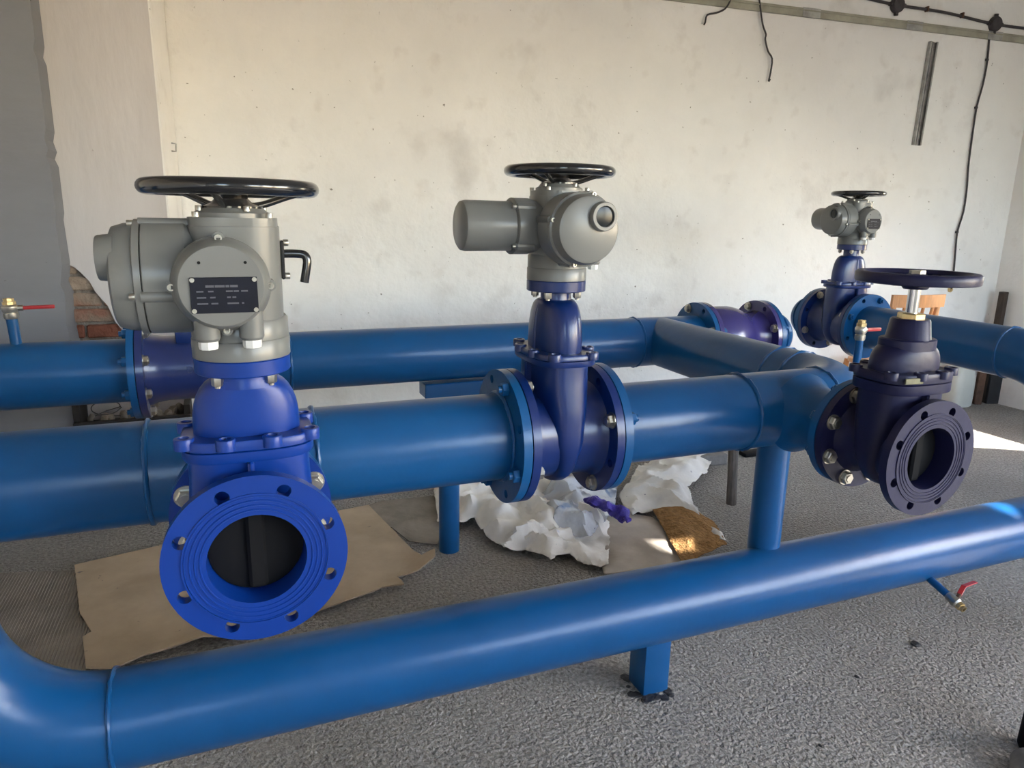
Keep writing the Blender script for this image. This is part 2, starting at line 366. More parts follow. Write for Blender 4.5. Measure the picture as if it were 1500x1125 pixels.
# ================================================================== PIPES
R = .1095; ZA = .869; YM = 1.607; YB = 2.719; XC = 1.807
FR2, FB2, PC2, HO2 = .17, .112, .1475, .0115
FT = .022
def weld(parent, m, rad=R):
    bm = B(); torus(bm, rad, .0055, m, 64, 8, wob=.5); return obj('weld_seam', bm, 'pipe', parent)
def pflange(parent, m, Rr=FR2, bore=.105, pc=PC2, ho=HO2, n=8):
    bm = B(); flange(bm, Rr, bore, FT, pc, ho, m, n); o = obj('flange', bm, 'pipe', parent)
    return o
X_ = (1, 0, 0); Y_ = (0, 1, 0); Z_ = (0, 0, 1)

# v2 faces on the mid pipe
V2X = .757; V2H = .122
# --- middle left spool, with the branch that carries the near valve
V1X, V1Y, V1H = .012, 1.226, .11
sp = thing('pipe_spool', 'blue pipe run doubling back low over the floor, with branch carrying the nameplate valve', 'pipe', (0, YM, 0)); SP_MID = sp
bm = B(); pipe(bm, R, -2.22, V2X-V2H-.003-FT, AX(X_, (0, 0, ZA))); obj('pipe', bm, 'pipe', sp)
bm = B(); pipe(bm, .084, -(V1Y+V1H+.003-YM)-FT-.002, 0, AX((0, -1, 0), (V1X, 0, ZA)) @ Matrix.Diagonal((1, 1, 1, 1))) if False else pipe(bm, .084, .02, YM-(V1Y+V1H+.003)-FT+.002, AX((0, -1, 0), (V1X, 0, ZA)), 48); obj('branch_pipe', bm, 'pipe', sp)
pflange(sp, AX(X_, (V2X-V2H-.003-FT, 0, ZA)))
pflange(sp, AX((0, 1, 0), (V1X, V1Y+V1H+.003-YM, ZA)), .1425, .078, .12, .0115)
for xx in (aty(213, 700, 1.5).x, aty(466, 660, 1.5).x): weld(sp, AX(X_, (xx, 0, ZA)))
weld(sp, AX(X_, (V2X-V2H-.003-FT-.003, 0, ZA)), R+.002)

# --- main welded spool: right of middle valve, tee, bend, cross run, back run
sp = thing('pipe_spool', 'long welded blue pipe run turning back towards the wall, with branch to navy valve', 'pipe', (0, 0, 0))
XE = XC-.19
V4X, V4Y, V4H = 1.522, 1.222, .11
xr = V2X+V2H+.003
bm = B(); pipe(bm, R, xr+FT-.002, 1.35, AX(X_, (0, YM, ZA))); obj('pipe', bm, 'pipe', sp)
bm = B(); pipe(bm, R+.0012, 1.345, 1.642, AX(X_, (0, YM, ZA))); 
te = obj('tee', bm, 'pipe', sp)
bm = B(); 
lathe(bm, [(.118, 0), (.1, .03), (.092, .06), (.088, .1), (.088, YM-.075-(V4Y+V4H+.003)-FT+.002)], 48, AX((0, -1, 0), (V4X, YM-.075, ZA))); obj('tee_branch', bm, 'pipe', sp)
bm = B(); elbow(bm, R, .19, (XE, YM+.19, ZA), (0, -1, 0), (1, 0, 0)); obj('elbow', bm, 'pipe', sp)
bm = B(); pipe(bm, R, XE-.002, 1.64, AX(X_, (0, YM, ZA))) if XE < 1.638 else None; obj('pipe', bm, 'pipe', sp)
bm = B(); pipe(bm, R, YM+.188, YB, AX(Y_, (XC, 0, ZA))); obj('cross_pipe', bm, 'pipe', sp)
CVX0 = 2.022     # joint face of the far check valve
DSX0, DSX1 = aty(207, 540, YB).x, aty(395, 540, YB).x     # dark flanged spool behind the near valve
bm = B(); pipe(bm, R, DSX1+FT+.002, CVX0-FT+.002, AX(X_, (0, YB, ZA))); obj('back_pipe', bm, 'pipe', sp)
pflange(sp, AX(X_, (xr, YM, ZA))); pflange(sp, AX(Y_, (V4X, V4Y+V4H+.003, ZA)), .1425, .078, .12, .0115)
pflange(sp, AX(X_, (CVX0-FT, YB, ZA))); pflange(sp, AX(X_, (DSX1+.003, YB, ZA)))
for xx in (1.35, 1.645): weld(sp, AX(X_, (xx, YM, ZA)), R+.001)
for yy in (1.84, 1.93): weld(sp, AX(Y_, (XC, yy, ZA)), R)
for xx in (1.672, aty(424, 540, YB).x): weld(sp, AX(X_, (xx, YB, ZA)), R)
bm = B(); cyl(bm, .011, 0, .09, AX(Y_, (.53, YM, ZA+.135)), 12) if False else box(bm, .05, .03, .05, TR(.56, YM+.03, ZA+.115), .004, 1); obj('lug', bm, 'pipe', sp) if False else bm.free()

# --- back left pipe
sp = thing('pipe_spool', 'blue pipe along the grey pier ending in a flange, small bleed valve welded on top', 'pipe', (0, YB, 0))
bm = B(); pipe(bm, R, -2.22, DSX0-.003-FT+.002, AX(X_, (0, 0, ZA))); obj('pipe', bm, 'pipe', sp)
pflange(sp, AX(X_, (DSX0-.003-FT, 0, ZA)))

# --- dark flanged fitting between them
sp = thing('flanged_fitting', 'dark blue cast flanged fitting in the back pipe behind the nearest valve', 'pipe fitting', (0, YB, ZA))
a, b_ = DSX0, DSX1
bm = B(); lathe(bm, [(.13, a+.02), (.119, a+.045), (.114, a+.08), (.113, b_-.08), (.119, b_-.045), (.13, b_-.02)], 64, AX(X_)); bd = obj('body', bm, 'darkblue', sp)
for x0 in (a, b_-FT):
    bm = B(); flange(bm, FR2, .1, FT, PC2, HO2, AX(X_, (x0, 0, 0))); obj('flange', bm, 'darkblue', sp)
xb = aty(270, 498, YB).x
bm = B(); box(bm, .09, .075, .06, TR(xb+.02, -.03, .125), .008); obj('boss', bm, 'vblue', sp)
bolt_circle(BOLT, sp, AX((1, 0, 0), (a+FT, 0, 0)), PC2, 8, range(8))
tx = bpy.data.curves.new('cast_letters', 'FONT'); tx.body = 'DN'; tx.size = .035; tx.extrude = .004
to = bpy.data.objects.new('tmp', tx); COL.objects.link(to); dg = bpy.context.evaluated_depsgraph_get()
me = bpy.data.meshes.new_from_object(to.evaluated_get(dg)); COL.objects.unlink(to); me.materials.clear(); me.materials.append(M['darkblue'])
lo = bpy.data.objects.new('cast_letters', me); COL.objects.link(lo); lo.parent = bd
lo.matrix_basis = TR(aty(272, 537, YB-.11).x, -.1135, .0) @ Matrix.Rotation(PI/2, 4, 'X')
bm = B(); torus(bm, .155, .004, AX(X_, (a-.0015, 0, 0)), 64, 6); obj('gasket', bm, 'rubber', sp)

# --- far check valve and the capped end after it
CL = .345
sp = thing('check_valve', 'violet blue barrel-shaped check valve bolted in line near the cream wall', 'valve', (CVX0+.003, YB, ZA))
bm = B(); lathe(bm, [(.12, .018), (.128, .03), (.142, .06), (.149, .10), (.149, .15), (.141, .19), (.126, .225), (.116, .25), (.116, .30), (.125, CL-.018)], 64, AX(X_)); obj('body', bm, 'violet', sp)
for x0 in (0, CL-FT):
    bm = B(); flange(bm, FR2, .1, FT, PC2, HO2, AX(X_, (x0, 0, 0))); obj('flange', bm, 'violet', sp)
for x0 in (-.0015, CL+.0015):
    bm = B(); torus(bm, .155, .004, AX(X_, (x0, 0, 0)), 64, 6); obj('gasket', bm, 'rubber', sp)
bolt_circle(BOLT, sp, AX((-1, 0, 0), (-.003-FT, 0, 0)), PC2, 8, (0, 2, 4, 6))
bolt_circle(BOLT, sp, AX((-1, 0, 0), (CL-FT, 0, 0)), PC2, 8, (0, 2, 4, 6))
x0 = CVX0+.003+CL+.003
def capped(name, label, mx, L, extra=0):
    sp = thing(name, label, 'pipe cap'); sp.matrix_basis = mx
    bm = B(); flange(bm, FR2, .1, FT, PC2, HO2); obj('flange', bm, 'pipe', sp)
    q = [(R, FT-.002), (R, L)] + [(R*math.cos(t), L+.075*math.sin(t)) for t in [PI/2*i/10 for i in range(1, 10)]] + [(0, L+.075)]
    bm = B(); lathe(bm, q, 64); obj('domed_cap', bm, 'pipe', sp)
    bm = B(); torus(bm, R, .005, TR(0, 0, L), 64, 8, wob=.4); obj('weld_seam', bm, 'pipe', sp)
    return sp
capped('capped_pipe_end', 'bright blue domed pipe end bolted after the violet check valve', AX(X_, (x0, YB, ZA)), .09)

# --- far valve run (along y at x=3.10)
V3X, V3Y, V3H, ZV = 3.125, 2.925, .15, .877
capped('capped_pipe_end', 'blue domed pipe end behind the farthest motor valve by the wall', AX(Y_, (V3X, V3Y+V3H+.003, ZV)), .10)
sp = thing('pipe_spool', 'blue pipe from the farthest motor valve past the chair, bending downwards at its end', 'pipe', (V3X, 0, 0))
yf = V3Y-V3H-.003
bm = B(); pipe(bm, R, 2.0, yf-FT+.002, AX(Y_, (0, 0, ZV))); obj('pipe', bm, 'pipe', sp)
pflange(sp, AX(Y_, (0, yf-FT, ZV)))
bm = B(); elbow(bm, R, .398, (0, 2.0, ZV-.398), (0, 0, 1), (0, -1, 0)); obj('elbow', bm, 'pipe', sp)
weld(sp, AX(Y_, (0, 2.0, ZV)))

# --- low front pipe with the bend on the left
RF, YF, ZF = .1095, 1.602, .290
XW = aty(157, 1055, YF-.09).x
sp = SP_MID
bm = B(); XF = V3X-.185; pipe(bm, RF, XW-.002, XF, AX(X_, (0, 0, ZF)), 80); obj('low_pipe', bm, 'pipe', sp)
bm = B(); elbow(bm, RF, .185, (XF, 0, ZF+.185), (0, 0, -1), (1, 0, 0)); obj('elbow', bm, 'pipe', sp)
RHO = .305
bm = B(); elbow(bm, RF, RHO, (XW, 0, ZF+RHO), (0, 0, -1), (-1, 0, 0), n=24, seg=80); obj('elbow', bm, 'pipe', sp)
bm = B(); pipe(bm, RF-.002, ZF+RHO-.002, ZA-.03, AX(Z_, (XW-RHO, 0, 0))); obj('riser', bm, 'pipe', sp)
weld(sp, AX(X_, (XW, 0, ZF)), RF+.001); weld(sp, AX(Z_, (XW-RHO, 0, ZF+RHO)), RF)

# ================================================================== VALVES
def actuator(root, z, s, lx_=0., wz=0., WR=.1345):
    "electric actuator; label -y, sight glass -x, motor +y, lever +x. thing > actuator_housing > pieces"
    T0 = TR(0, 0, z) @ Matrix.Scale(s, 4)
    bm = B()
    lathe(bm, [(.0725, 0), (.0735, .001), (.0735, .029), (.0728, .030), (.0722, .0305), (.0722, .058), (.069, .0625)], 64, T0)
    # central column, a bit square, with the top plate
    loft(bm, [oblong(.066, .066, zz, 40, pp, T0) for zz, pp in ((.055, 2.4), (.08, 2.8), (.15, 2.8), (.20, 3.0))])
    loft(bm, [oblong(.064, .064, zz, 40, 3.2, T0) for zz in (.2002, .2125)])
    lathe(bm, [(.057, .212), (.057, .219), (.050, .222), (.046, .228+wz/s)], 40, T0)
    hs = obj('actuator_housing', bm, 'grey', root, 40)
    # sight-glass side: drum along -x
    D = T0 @ AX((-1, 0, 0), (0, 0, .124))
    bm = B(); lathe(bm, [(.062, .03), (.070, .055), (.083, .066), (.0845, .068), (.0845, .1235), (.083, .125)], 56, D)
    for a in (75, 165, 255, 345):
        q = math.radians(a); cyl(bm, .0085, .06, .128, D @ TR(.081*math.cos(q), .081*math.sin(q), 0), 16)
    obj('control_housing', bm, 'grey', hs)
    bm = B(); lathe(bm, [(.0845, .1262), (.0845, .135), (.0795, .137), (.0785, .150), (.0735, .165), (.066, .1685), (0, .169)], 56, D)
    # local axes of D: find label side (-y) and up
    Di = (AX((-1, 0, 0))).to_3x3().inverted(); ly = Di @ Vector((0, -1, 0)); lz = Di @ Vector((0, 0, 1))
    gc = ly*.030+lz*.030
    lathe(bm, [(.035, .160), (.0335, .167), (.032, .181), (.0305, .183), (.0235, .183), (.0225, .176), (0, .1758)], 32, D @ TR(gc.x, gc.y, 0))
    obj('control_cover', bm, 'grey', hs)
    bm = B(); lathe(bm, [(.0222, .1757), (.0222, .178), (.020, .1785), (0, .1785)], 32, D @ TR(gc.x, gc.y, 0)); obj('sight_glass', bm, 'glass', hs)
    for a in (75, 165, 255, 345):
        q = math.radians(a); share(BOLT_T, hs, D @ TR(.081*math.cos(q), .081*math.sin(q), .135))
    # terminal side with the nameplate, along -y
    D = T0 @ AX((0, -1, 0), (lx_, 0, .119))
    bm = B(); lathe(bm, [(.055, .03), (.060, .062), (.0665, .068), (.068, .070), (.068, .086), (.0665, .088)], 56, D)
    for a in (-2, 90, 182, 272):
        q = math.radians(a); cyl(bm, .0085, .06, .089, D @ TR(.066*math.cos(q), .066*math.sin(q), 0), 16)
    obj('terminal_housing', bm, 'grey', hs)
    bm = B(); lathe(bm, [(.0665, .0885), (.0665, .092), (.063, .098), (.060, .112), (.056, .1165), (0, .117)], 56, D)
    obj('terminal_cover', bm, 'grey', hs)
    Di = (AX((0, -1, 0))).to_3x3().inverted(); lx = Di @ Vector((1, 0, 0)); lz = Di @ Vector((0, 0, 1))
    PM = T0 @ Matrix(((1, 0, 0, lx_), (0, 0, -1, -.117), (0, 1, 0, .119), (0, 0, 0, 1)))   # x right, y up, z to viewer
    bm = B(); box(bm, .088, .050, .0022, PM @ TR(.003, -.012, .001), .0005, 1); npl = obj('name_plate', bm, 'plate', hs)
    bm = B()
    def seg(x0, x1, y, h=.0021):
        box(bm, x1-x0, h, .0004, PM @ TR((x0+x1)/2+.003, y-.012, .0023))
    for x0, x1 in ((-.024, -.013), (-.012, .001), (.002, .007), (.008, .018)): seg(x0, x1, .0125, .0032)
    for y, row in ((.0055, ((-.036, -.027), (-.021, -.014), (.002, .011), (.012, .019), (.022, .031))), (-.003, ((-.036, -.024), (-.019, -.012), (.003, .008), (.010, .015))), (-.0115, ((-.036, -.022), (-.018, -.009), (.003, .018), (.022, .025)))):
        for x0, x1 in row: seg(x0, x1, y)
    obj('print', bm, 'print', npl) if False else obj('plate_print', bm, 'print', hs)
    for sx in (-1, 1):
        for sy in (-1, 1): share(RIVET, hs, PM @ TR(.003+sx*.0405, -.012+sy*.0215, .0022))
        bm = B(); lathe(bm, [(.0022, 0), (.0022, .0006), (0, .0006)], 10, PM @ TR(.003+sx*.03, .033, 0)); obj('plug_hole', bm, 'rubber', hs)
    for a in (-2, 90, 182, 272):
        q = math.radians(a); share(BOLT_T, hs, D @ TR(.066*math.cos(q), .066*math.sin(q), .089))
    for sx in (lx_-.024, lx_+.036):
        bm = B(); cyl(bm, .0175, .012, .085, T0 @ TR(sx, -.088, .03), 24); lathe(bm, [(.015, .008), (.0172, .012)], 24, T0 @ TR(sx, -.088, .03)); obj('cable_gland', bm, 'grey', hs)
        bm = B(); lathe(bm, [(.0125, -.004), (.0135, 0), (.0135, .0085)], 8, T0 @ TR(sx, -.088, .03)); obj('gland_plug', bm, 'white_plastic', hs)
    # motor along +y
    D = T0 @ AX((0, 1, 0), (0, 0, .128))
    bm = B(); lathe(bm, [(.055, .03), (.061, .07), (.066, .084), (.066, .125), (.060, .129)], 48, D)
    for a in (45, 135, 225, 315):
        q = math.radians(a); box(bm, .018, .018, .05, D @ TR(.062*math.cos(q), .062*math.sin(q), .105) @ RZ(q), .004, 1)
    obj('motor_flange', bm, 'grey', hs)
    bm = B(); lathe(bm, [(.058, .128), (.0585, .24), (.056, .249), (.050, .253), (0, .254)], 48, D); obj('motor_casing', bm, 'grey', hs)
    for a in (45, 135, 225, 315):
        q = math.radians(a); share(BOLT_T, hs, D @ TR(.064*math.cos(q), .064*math.sin(q), .13))
    # lever on +x
    bm = B(); box(bm, .006, .036, .06, T0 @ TR(.068, -.004, .149), .002, 1); obj('lever_plate', bm, 'black', hs)
    bm = B(); tube(bm, [(.068, -.004, .158), (.09, -.006, .158), (.102, -.008, .156), (.106, -.009, .147), (.103, -.010, .128), (.100, -.010, .113)], .0068, 14, T0, 4); obj('manual_lever', bm, 'black', hs)
    for dz in (-.026, .026): share(BOLT_T, hs, T0 @ AX((1, 0, 0), (.071, -.004, .149+dz)))
    # screws on top plate and cap
    for a in range(4):
        q = PI/4+a*PI/2; share(BOLT_T, hs, T0 @ TR(.071*math.cos(q), .071*math.sin(q), .2125))
        q = a*PI/2+.4; share(BOLT_T, hs, T0 @ TR(.050*math.cos(q), .050*math.sin(q), .2215))
    # handwheel
    bm = B(); TW = TR(0, 0, z+wz); torus(bm, WR-.0128, .0128, TW @ TR(0, 0, .2575*s), 80, 16, sq=.95); hw = obj('handwheel', bm, 'black', root)
    bm = B(); lathe(bm, [(.045, .226), (.045, .231), (.030, .236), (.024, .242), (.023, .262), (.018, .266), (0, .266)], 32, TR(0, 0, wz) @ T0); obj('hub', bm, 'black', hw)
    for k in range(3):
        q = math.radians(15+120*k); c, s_ = math.cos(q), math.sin(q)
        bm = B(); tube(bm, [(c*.02, s_*.02, .2315), (c*.045, s_*.045, .2335), (c*.085, s_*.085, .247), (c*.118, s_*.118, .2562)], .0055, 12, TR(0, 0, wz) @ T0, 3); obj('spoke', bm, 'black', hw)

def gate_valve(root, Rf, bore, hl, pc, ho, wx, wyy, zb, zt, ztop, zc0, zc1, Rc, m, bolts_back, bolts_front, open_front, dome_p=2.3, ribbed=True, half_dome=.9, rc_neck=.038):
    "flow along local y, origin at the bore axis; -y is the front flange"
    t = .021
    # barrel
    bm = B(); rb = bore*1.16
    lathe(bm, [(rb+.012, -hl+t-.001), (rb+.004, -hl+t+.014), (rb, -hl+t+.03), (rb, hl-t-.03), (rb+.004, hl-t-.014), (rb+.012, hl-t+.001), (bore, hl-t+.001), (bore, .055), (bore, -.055), (bore, -hl+t-.001)], 64, AX(Y_), close=True)
    # gate housing
    RR = rb+.013; wq = max(wx, RR)
    zs = [(-RR*.995, .12, .26), (-RR*.97, .26, .30), (-RR*.9, .46, .34), (-RR*.75, .68, .40), (-RR*.55, .84, .48), (-RR*.3, .95, .60), (0, 1, .78), (zb*.45, 1, .93), (zb*.75, 1, 1), (zb+.001, 1, 1)]
    loft(bm, [oblong((wq if zz < zb*.3 else wq+(wx-wq)*min(1, (zz/zb-.3)/.5))*a, wyy*b, zz, 48, 3.2) for zz, a, b in zs])
    bd = obj('body', bm, m, root, 42)
    for sy in (-1, 1):
        bm = B(); box(bm, .010, wyy*.5, zb-rb-.002, TR(0, sy*wyy*1.0, (zb+rb+.002)/2), .004, 1); obj('rib', bm, m, bd)
    for y0 in (-hl, hl-t):
        bm = B(); flange(bm, Rf, bore, t, pc, ho, AX(Y_, (0, y0, 0)))
        if y0 < 0 and open_front:
            for rr in (bore*1.12, bore*1.22, bore*1.32, bore*1.42): torus(bm, rr, .0016, AX(Y_, (0, -hl, 0)), 64, 6)
            plate(bm, [circ(bore*1.48, 64), circ(bore*1.44, 64)], .0022, AX((0, -1, 0), (0, -hl, 0)))
        obj('flange', bm, m, root, 40)
    if open_front:
        bm = B(); lathe(bm, [(0, -.064), (.03, -.0645), (bore*.9, -.063), (bore*.985, -.060), (bore*.985, -.05)], 48, AX(Y_)); box(bm, .03, .02, bore*1.8, TR(0, -.066, 0), .005, 1); obj('gate', bm, 'rubber', root)  # gate disc, its black also stands for the dark inside the bore
    # bonnet flange pair
    bx, by = wx*1.08, wyy*1.26
    bm = B(); loft(bm, [oblong(a*bx, a*by, zz, 64, 3.4) for zz, a in ((zb, .985), (zb+.003, 1), (zb+(zt-zb)*.47, 1), (zb+(zt-zb)*.49, .985))]); obj('body_rim', bm, m, root, 40)
    bm = B(); loft(bm, [oblong(a*bx, a*by, zz, 64, 3.4) for zz, a in ((zb+(zt-zb)*.53, .985), (zb+(zt-zb)*.56, 1), (zt-.003, 1), (zt, .98))])
    # dome
    dh = ztop-zt
    prof = [(-.002, 1, 1), (.15, 1.0, 1.0), (.35, .985, .99), (.52, .955, .975), (.68, .90, .95), (.80, .83, .92), (.90, .74, .87), (.96, .64, .81), (1.0, .50, .74)]
    loft(bm, [oblong(max(rc_neck, wx*half_dome*a), max(rc_neck*.98, wyy*.86*b), zt+dh*f_, 48, dome_p) for f_, a, b in prof])
    bn = obj('bonnet', bm, m, root, 42)
    for sy in (-1, 1):
        for ox in ((0,) if ribbed else ()):
            bm = B(); tube(bm, [(wx*ox, sy*wyy*.84, zt), (wx*ox*.95, sy*wyy*.83, zt+dh*.4), (wx*ox*.7, sy*wyy*.74, zt+dh*.8), (wx*ox*.5, sy*wyy*.55, zt+dh*.98)], .006, 8, I4, 2); obj('rib', bm, m, bn)
    lug = B(); lathe(lug, [(.0155, -.013), (.0155, .003), (.0145, .005), (.009, .0055), (.008, .001), (0, .001)], 20); LU = None
    pos = [(sx*bx*.93, sy*by*.62) for sx in (-1, 1) for sy in (-1, 1)]+[(sx*bx*.34, sy*by*.93) for sx in (-1, 1) for sy in (-1, 1)]
    lu = obj('bolt_lug', lug, m, bn); lu.matrix_basis = TR(pos[0][0], pos[0][1], zt)
    for p in pos[1:]: share(lu, bn, TR(p[0], p[1], zt))
    # collar
    if zc0:
        bm = B(); lathe(bm, [(rc_neck+.004, ztop-.012), (rc_neck, ztop+.002), (rc_neck, zc0-.004), (rc_neck+.006, zc0+.001)], 40); obj('neck', bm, m, root)
        bm = B(); lathe(bm, [(Rc-.002, zc0), (Rc, zc0+.002), (Rc, zc1-.002), (Rc-.002, zc1)], 56); obj('mounting_flange', bm, m, root)
        for k in range(4):
            q = PI/4+k*PI/2+.0; share(HEXB, root, AX((0, 0, -1), (Rc*.76*math.cos(q), Rc*.76*math.sin(q), zc0)))
    for k in bolts_back:
        a = 2*PI*(k+.5)/8
        for q in (BOLT, NUT): share(q, root, AX((0, -1, 0), (0, hl-t, 0)) @ TR(pc*math.cos(a), pc*math.sin(a), 0))
    for k in bolts_front:
        a = 2*PI*(k+.5)/8
        for q in (BOLT, NUT): share(q, root, AX((0, 1, 0), (0, -hl+t, 0)) @ TR(pc*math.cos(a), pc*math.sin(a), 0))
    if bolts_back: bm = B(); torus(bm, Rf*.9, .004, AX(Y_, (0, hl+.0015, 0)), 64, 6); obj('gasket', bm, 'rubber', root)
    if bolts_front: bm = B(); torus(bm, Rf*.9, .004, AX(Y_, (0, -hl-.0015, 0)), 64, 6); obj('gasket', bm, 'rubber', root)

G = 'motor operated gate valves'
v1 = thing('motor_gate_valve', 'bright blue motor gate valve with open end flange, grey actuator and large black nameplate', 'valve', (V1X, V1Y, ZA), 0, G)
gate_valve(v1, .1425, .0765, V1H, .12, .0115, .096, .062, .154, .190, .280, .290, .316, .0745, 'vbright', range(8), (), True, ribbed=False, rc_neck=.052, half_dome=.88)
actuator(v1, .316, 1.03, -.022, -.002, .1335)
v2 = thing('motor_gate_valve', 'blue motor gate valve in line in the middle pipe, grey actuator with sight glass', 'valve', (V2X, YM, ZA), PI/2, G)
gate_valve(v2, FR2, .1, V2H, PC2, HO2, .112, .064, .192, .222, .345, .366, .393, .0735, 'vblue', (0, 2, 4, 6), (0, 2, 4, 6), False)
actuator(v2, .393, 1.0)
v3 = thing('motor_gate_valve', 'small far-off blue motor gate valve standing by the back wall near the wooden chair', 'valve', (V3X, V3Y, ZV), 0, G)
gate_valve(v3, FR2, .1, V3H, PC2, HO2, .112, .066, .192, .222, .36, .392, .42, .0735, 'vblue', (0, 2, 4, 6), (0, 2, 4, 6), False)
actuator(v3, .42, 1.02)

v4 = thing('hand_gate_valve', 'dark navy gate valve with open end flange and large hand wheel on steel stem', 'valve', (V4X, V4Y, ZA))
gate_valve(v4, .1425, .0765, V4H, .12, .0115, .098, .066, .150, .200, .262, None, None, .07, 'navy', range(8), (), True, dome_p=2.2, ribbed=False, half_dome=.98, rc_neck=.05)
bm = B(); loft(bm, [oblong(a, a*.8, z, 40, 2.6) for z, a in ((.248, .066), (.272, .066), (.275, .062))]); lathe(bm, [(.054, .27), (.050, .276), (.044, .318), (.041, .322)], 40); obj('stuffing_box', bm, 'navy', v4)
bm = B(); lathe(bm, [(.030, .321), (.030, .333), (.027, .335)], 6); obj('gland_nut', bm, 'brass', v4)
bm = B(); cyl(bm, .0135, .33, .425, seg=24); obj('stem', bm, 'steel', v4)
bm = B(); box(bm, .05, .004, .014, TR(-.062, -.0835, .188) @ RZ(-.12), .001, 1); obj('type_tag', bm, 'tagmetal', v4)
bm = B()
lathe(bm, [(q*.93, z_) for q, z_ in [(.118, .424), (.121, .4205), (.139, .407), (.1435, .409), (.1445, .418), (.1440, .428), (.139, .4325), (.125, .4325)]], 80, close=True)
hw = obj('handwheel', bm, 'navy', v4, 50)
bm = B(); lathe(bm, [(.026, .392), (.030, .398), (.030, .412), (.022, .426), (.012, .430), (0, .430)], 32); obj('hub', bm, 'navy', hw)
for k in range(5):
    q = 2*PI*k/5+.3; c, s_ = math.cos(q), math.sin(q)
    bm = B(); loft(bm, [[Vector((c*r_-s_*w_, s_*r_+c*w_, z_+h_)) for w_, h_ in ((-ww, -.005), (ww, -.005), (ww*.7, .005), (-ww*.7, .005))] for r_, z_, ww in ((.02, .404, .012), (.06, .405, .010), (.10, .413, .010), (.119, .420, .012))]); obj('spoke', bm, 'navy', hw)
bm = B(); cyl(bm, .018, .424, .436, seg=6); obj('stem_nut', bm, 'zinc', hw)

# ================================================================== SMALL VALVES
def ball_valve(name, label, base, d, lev, L, r=.0125, dz=0., parent=None):
    "stub along d from base, ball valve at its end, lever along lev"
    d = Vector(d).normalized(); t = thing(name, label, 'valve', base); m = AX(d)
    bm = B(); cyl(bm, r, 0, L, m, 24); obj('stub', bm, 'pipe', t)
    bm = B(); lathe(bm, [(r*1.12, L-.004), (r*1.3, L+.002), (r*1.3, L+.014), (r*1.12, L+.016), (r*1.45, L+.024), (r*1.45, L+.036), (r*1.12, L+.042)], 20, m); obj('valve_body', bm, 'zinc', t)
    bm = B(); lathe(bm, [(r*1.2, L+.042), (r*1.2, L+.052), (r*.95, L+.053), (r*.95, L+.062), (r*.6, L+.062), (r*.6, L+.05)], 8, m); obj('outlet', bm, 'brass', t)
    lev = Vector(lev).normalized(); side = d.cross(lev)
    c = d*(L+.030)
    if abs(d.dot(lev)) < .3:
        q = c+lev*(r*1.3); bm = B(); cyl(bm, r*.55, 0, .016, AX(lev, q), 14); obj('spindle', bm, 'zinc', t)
        q = q+lev*.014
        bm = B(); mm = Matrix.Translation(q) @ Matrix((( *(), lev.x, side.x, d.x, 0), (lev.y, side.y, d.y, 0), (lev.z, side.z, d.z, 0), (0, 0, 0, 1)))
        box(bm, .090, .013, .012, mm @ TR(.045, 0, 0), .003, 2); obj('lever', bm, 'red', t)
    return t
b0 = aty(23, 497, YB); ball_valve('bleed_valve', 'small bleed valve with red lever on the back pipe in front of grey pier', (b0.x, YB, ZA+R-.006), (-.03, 0, 1), (1, 0, .02), .092, .0165)
b0 = aty(1256, 522, YM+.09); ball_valve('bleed_valve', 'small bleed valve with red lever rising just behind the navy hand wheel valve', (b0.x, YM+.09, ZA+R-.02), (0, 0, 1), (1, .25, -.06), .085, .0125)
t = thing('drain_valve', 'small drain tap with red lever under the low foreground pipe', 'valve', (2.168, YF-.080, ZF-.064))
dd = Vector((-.05, -1, -.28)).normalized(); m = AX(dd)
bm = B(); cyl(bm, .0125, -.02, .085, m, 20); obj('stub', bm, 'pipe', t)
bm = B(); lathe(bm, [(.0135, .08), (.0155, .084), (.0155, .098), (.018, .106), (.018, .118), (.0135, .124)], 20, m); obj('valve_body', bm, 'zinc', t)
bm = B(); lathe(bm, [(.0145, .124), (.0145, .136), (.011, .137), (.011, .146), (.007, .146), (.007, .13)], 8, m); obj('outlet', bm, 'brass', t)
c = dd*.112; u = Vector((.55, .1, .83)).normalized()
bm = B(); cyl(bm, .007, 0, .03, AX(u, c), 14); obj('spindle', bm, 'rust', t)
bm = B(); p0 = c+u*.028
for a, b_ in ((p0, p0+Vector((.034, .012, .018))), (p0+Vector((.034, .012, .018)), p0+Vector((.10, .02, .016)))):
    d_ = (b_-a); x_ = d_.normalized(); z_ = u; y_ = z_.cross(x_).normalized(); z2 = x_.cross(y_)
    mm = Matrix(((x_.x, y_.x, z2.x, (a.x+b_.x)/2), (x_.y, y_.y, z2.y, (a.y+b_.y)/2), (x_.z, y_.z, z2.z, (a.z+b_.z)/2), (0, 0, 0, 1)))
    box(bm, d_.length+.004, .016, .005, mm, .0015, 1)
obj('lever', bm, 'red', t)

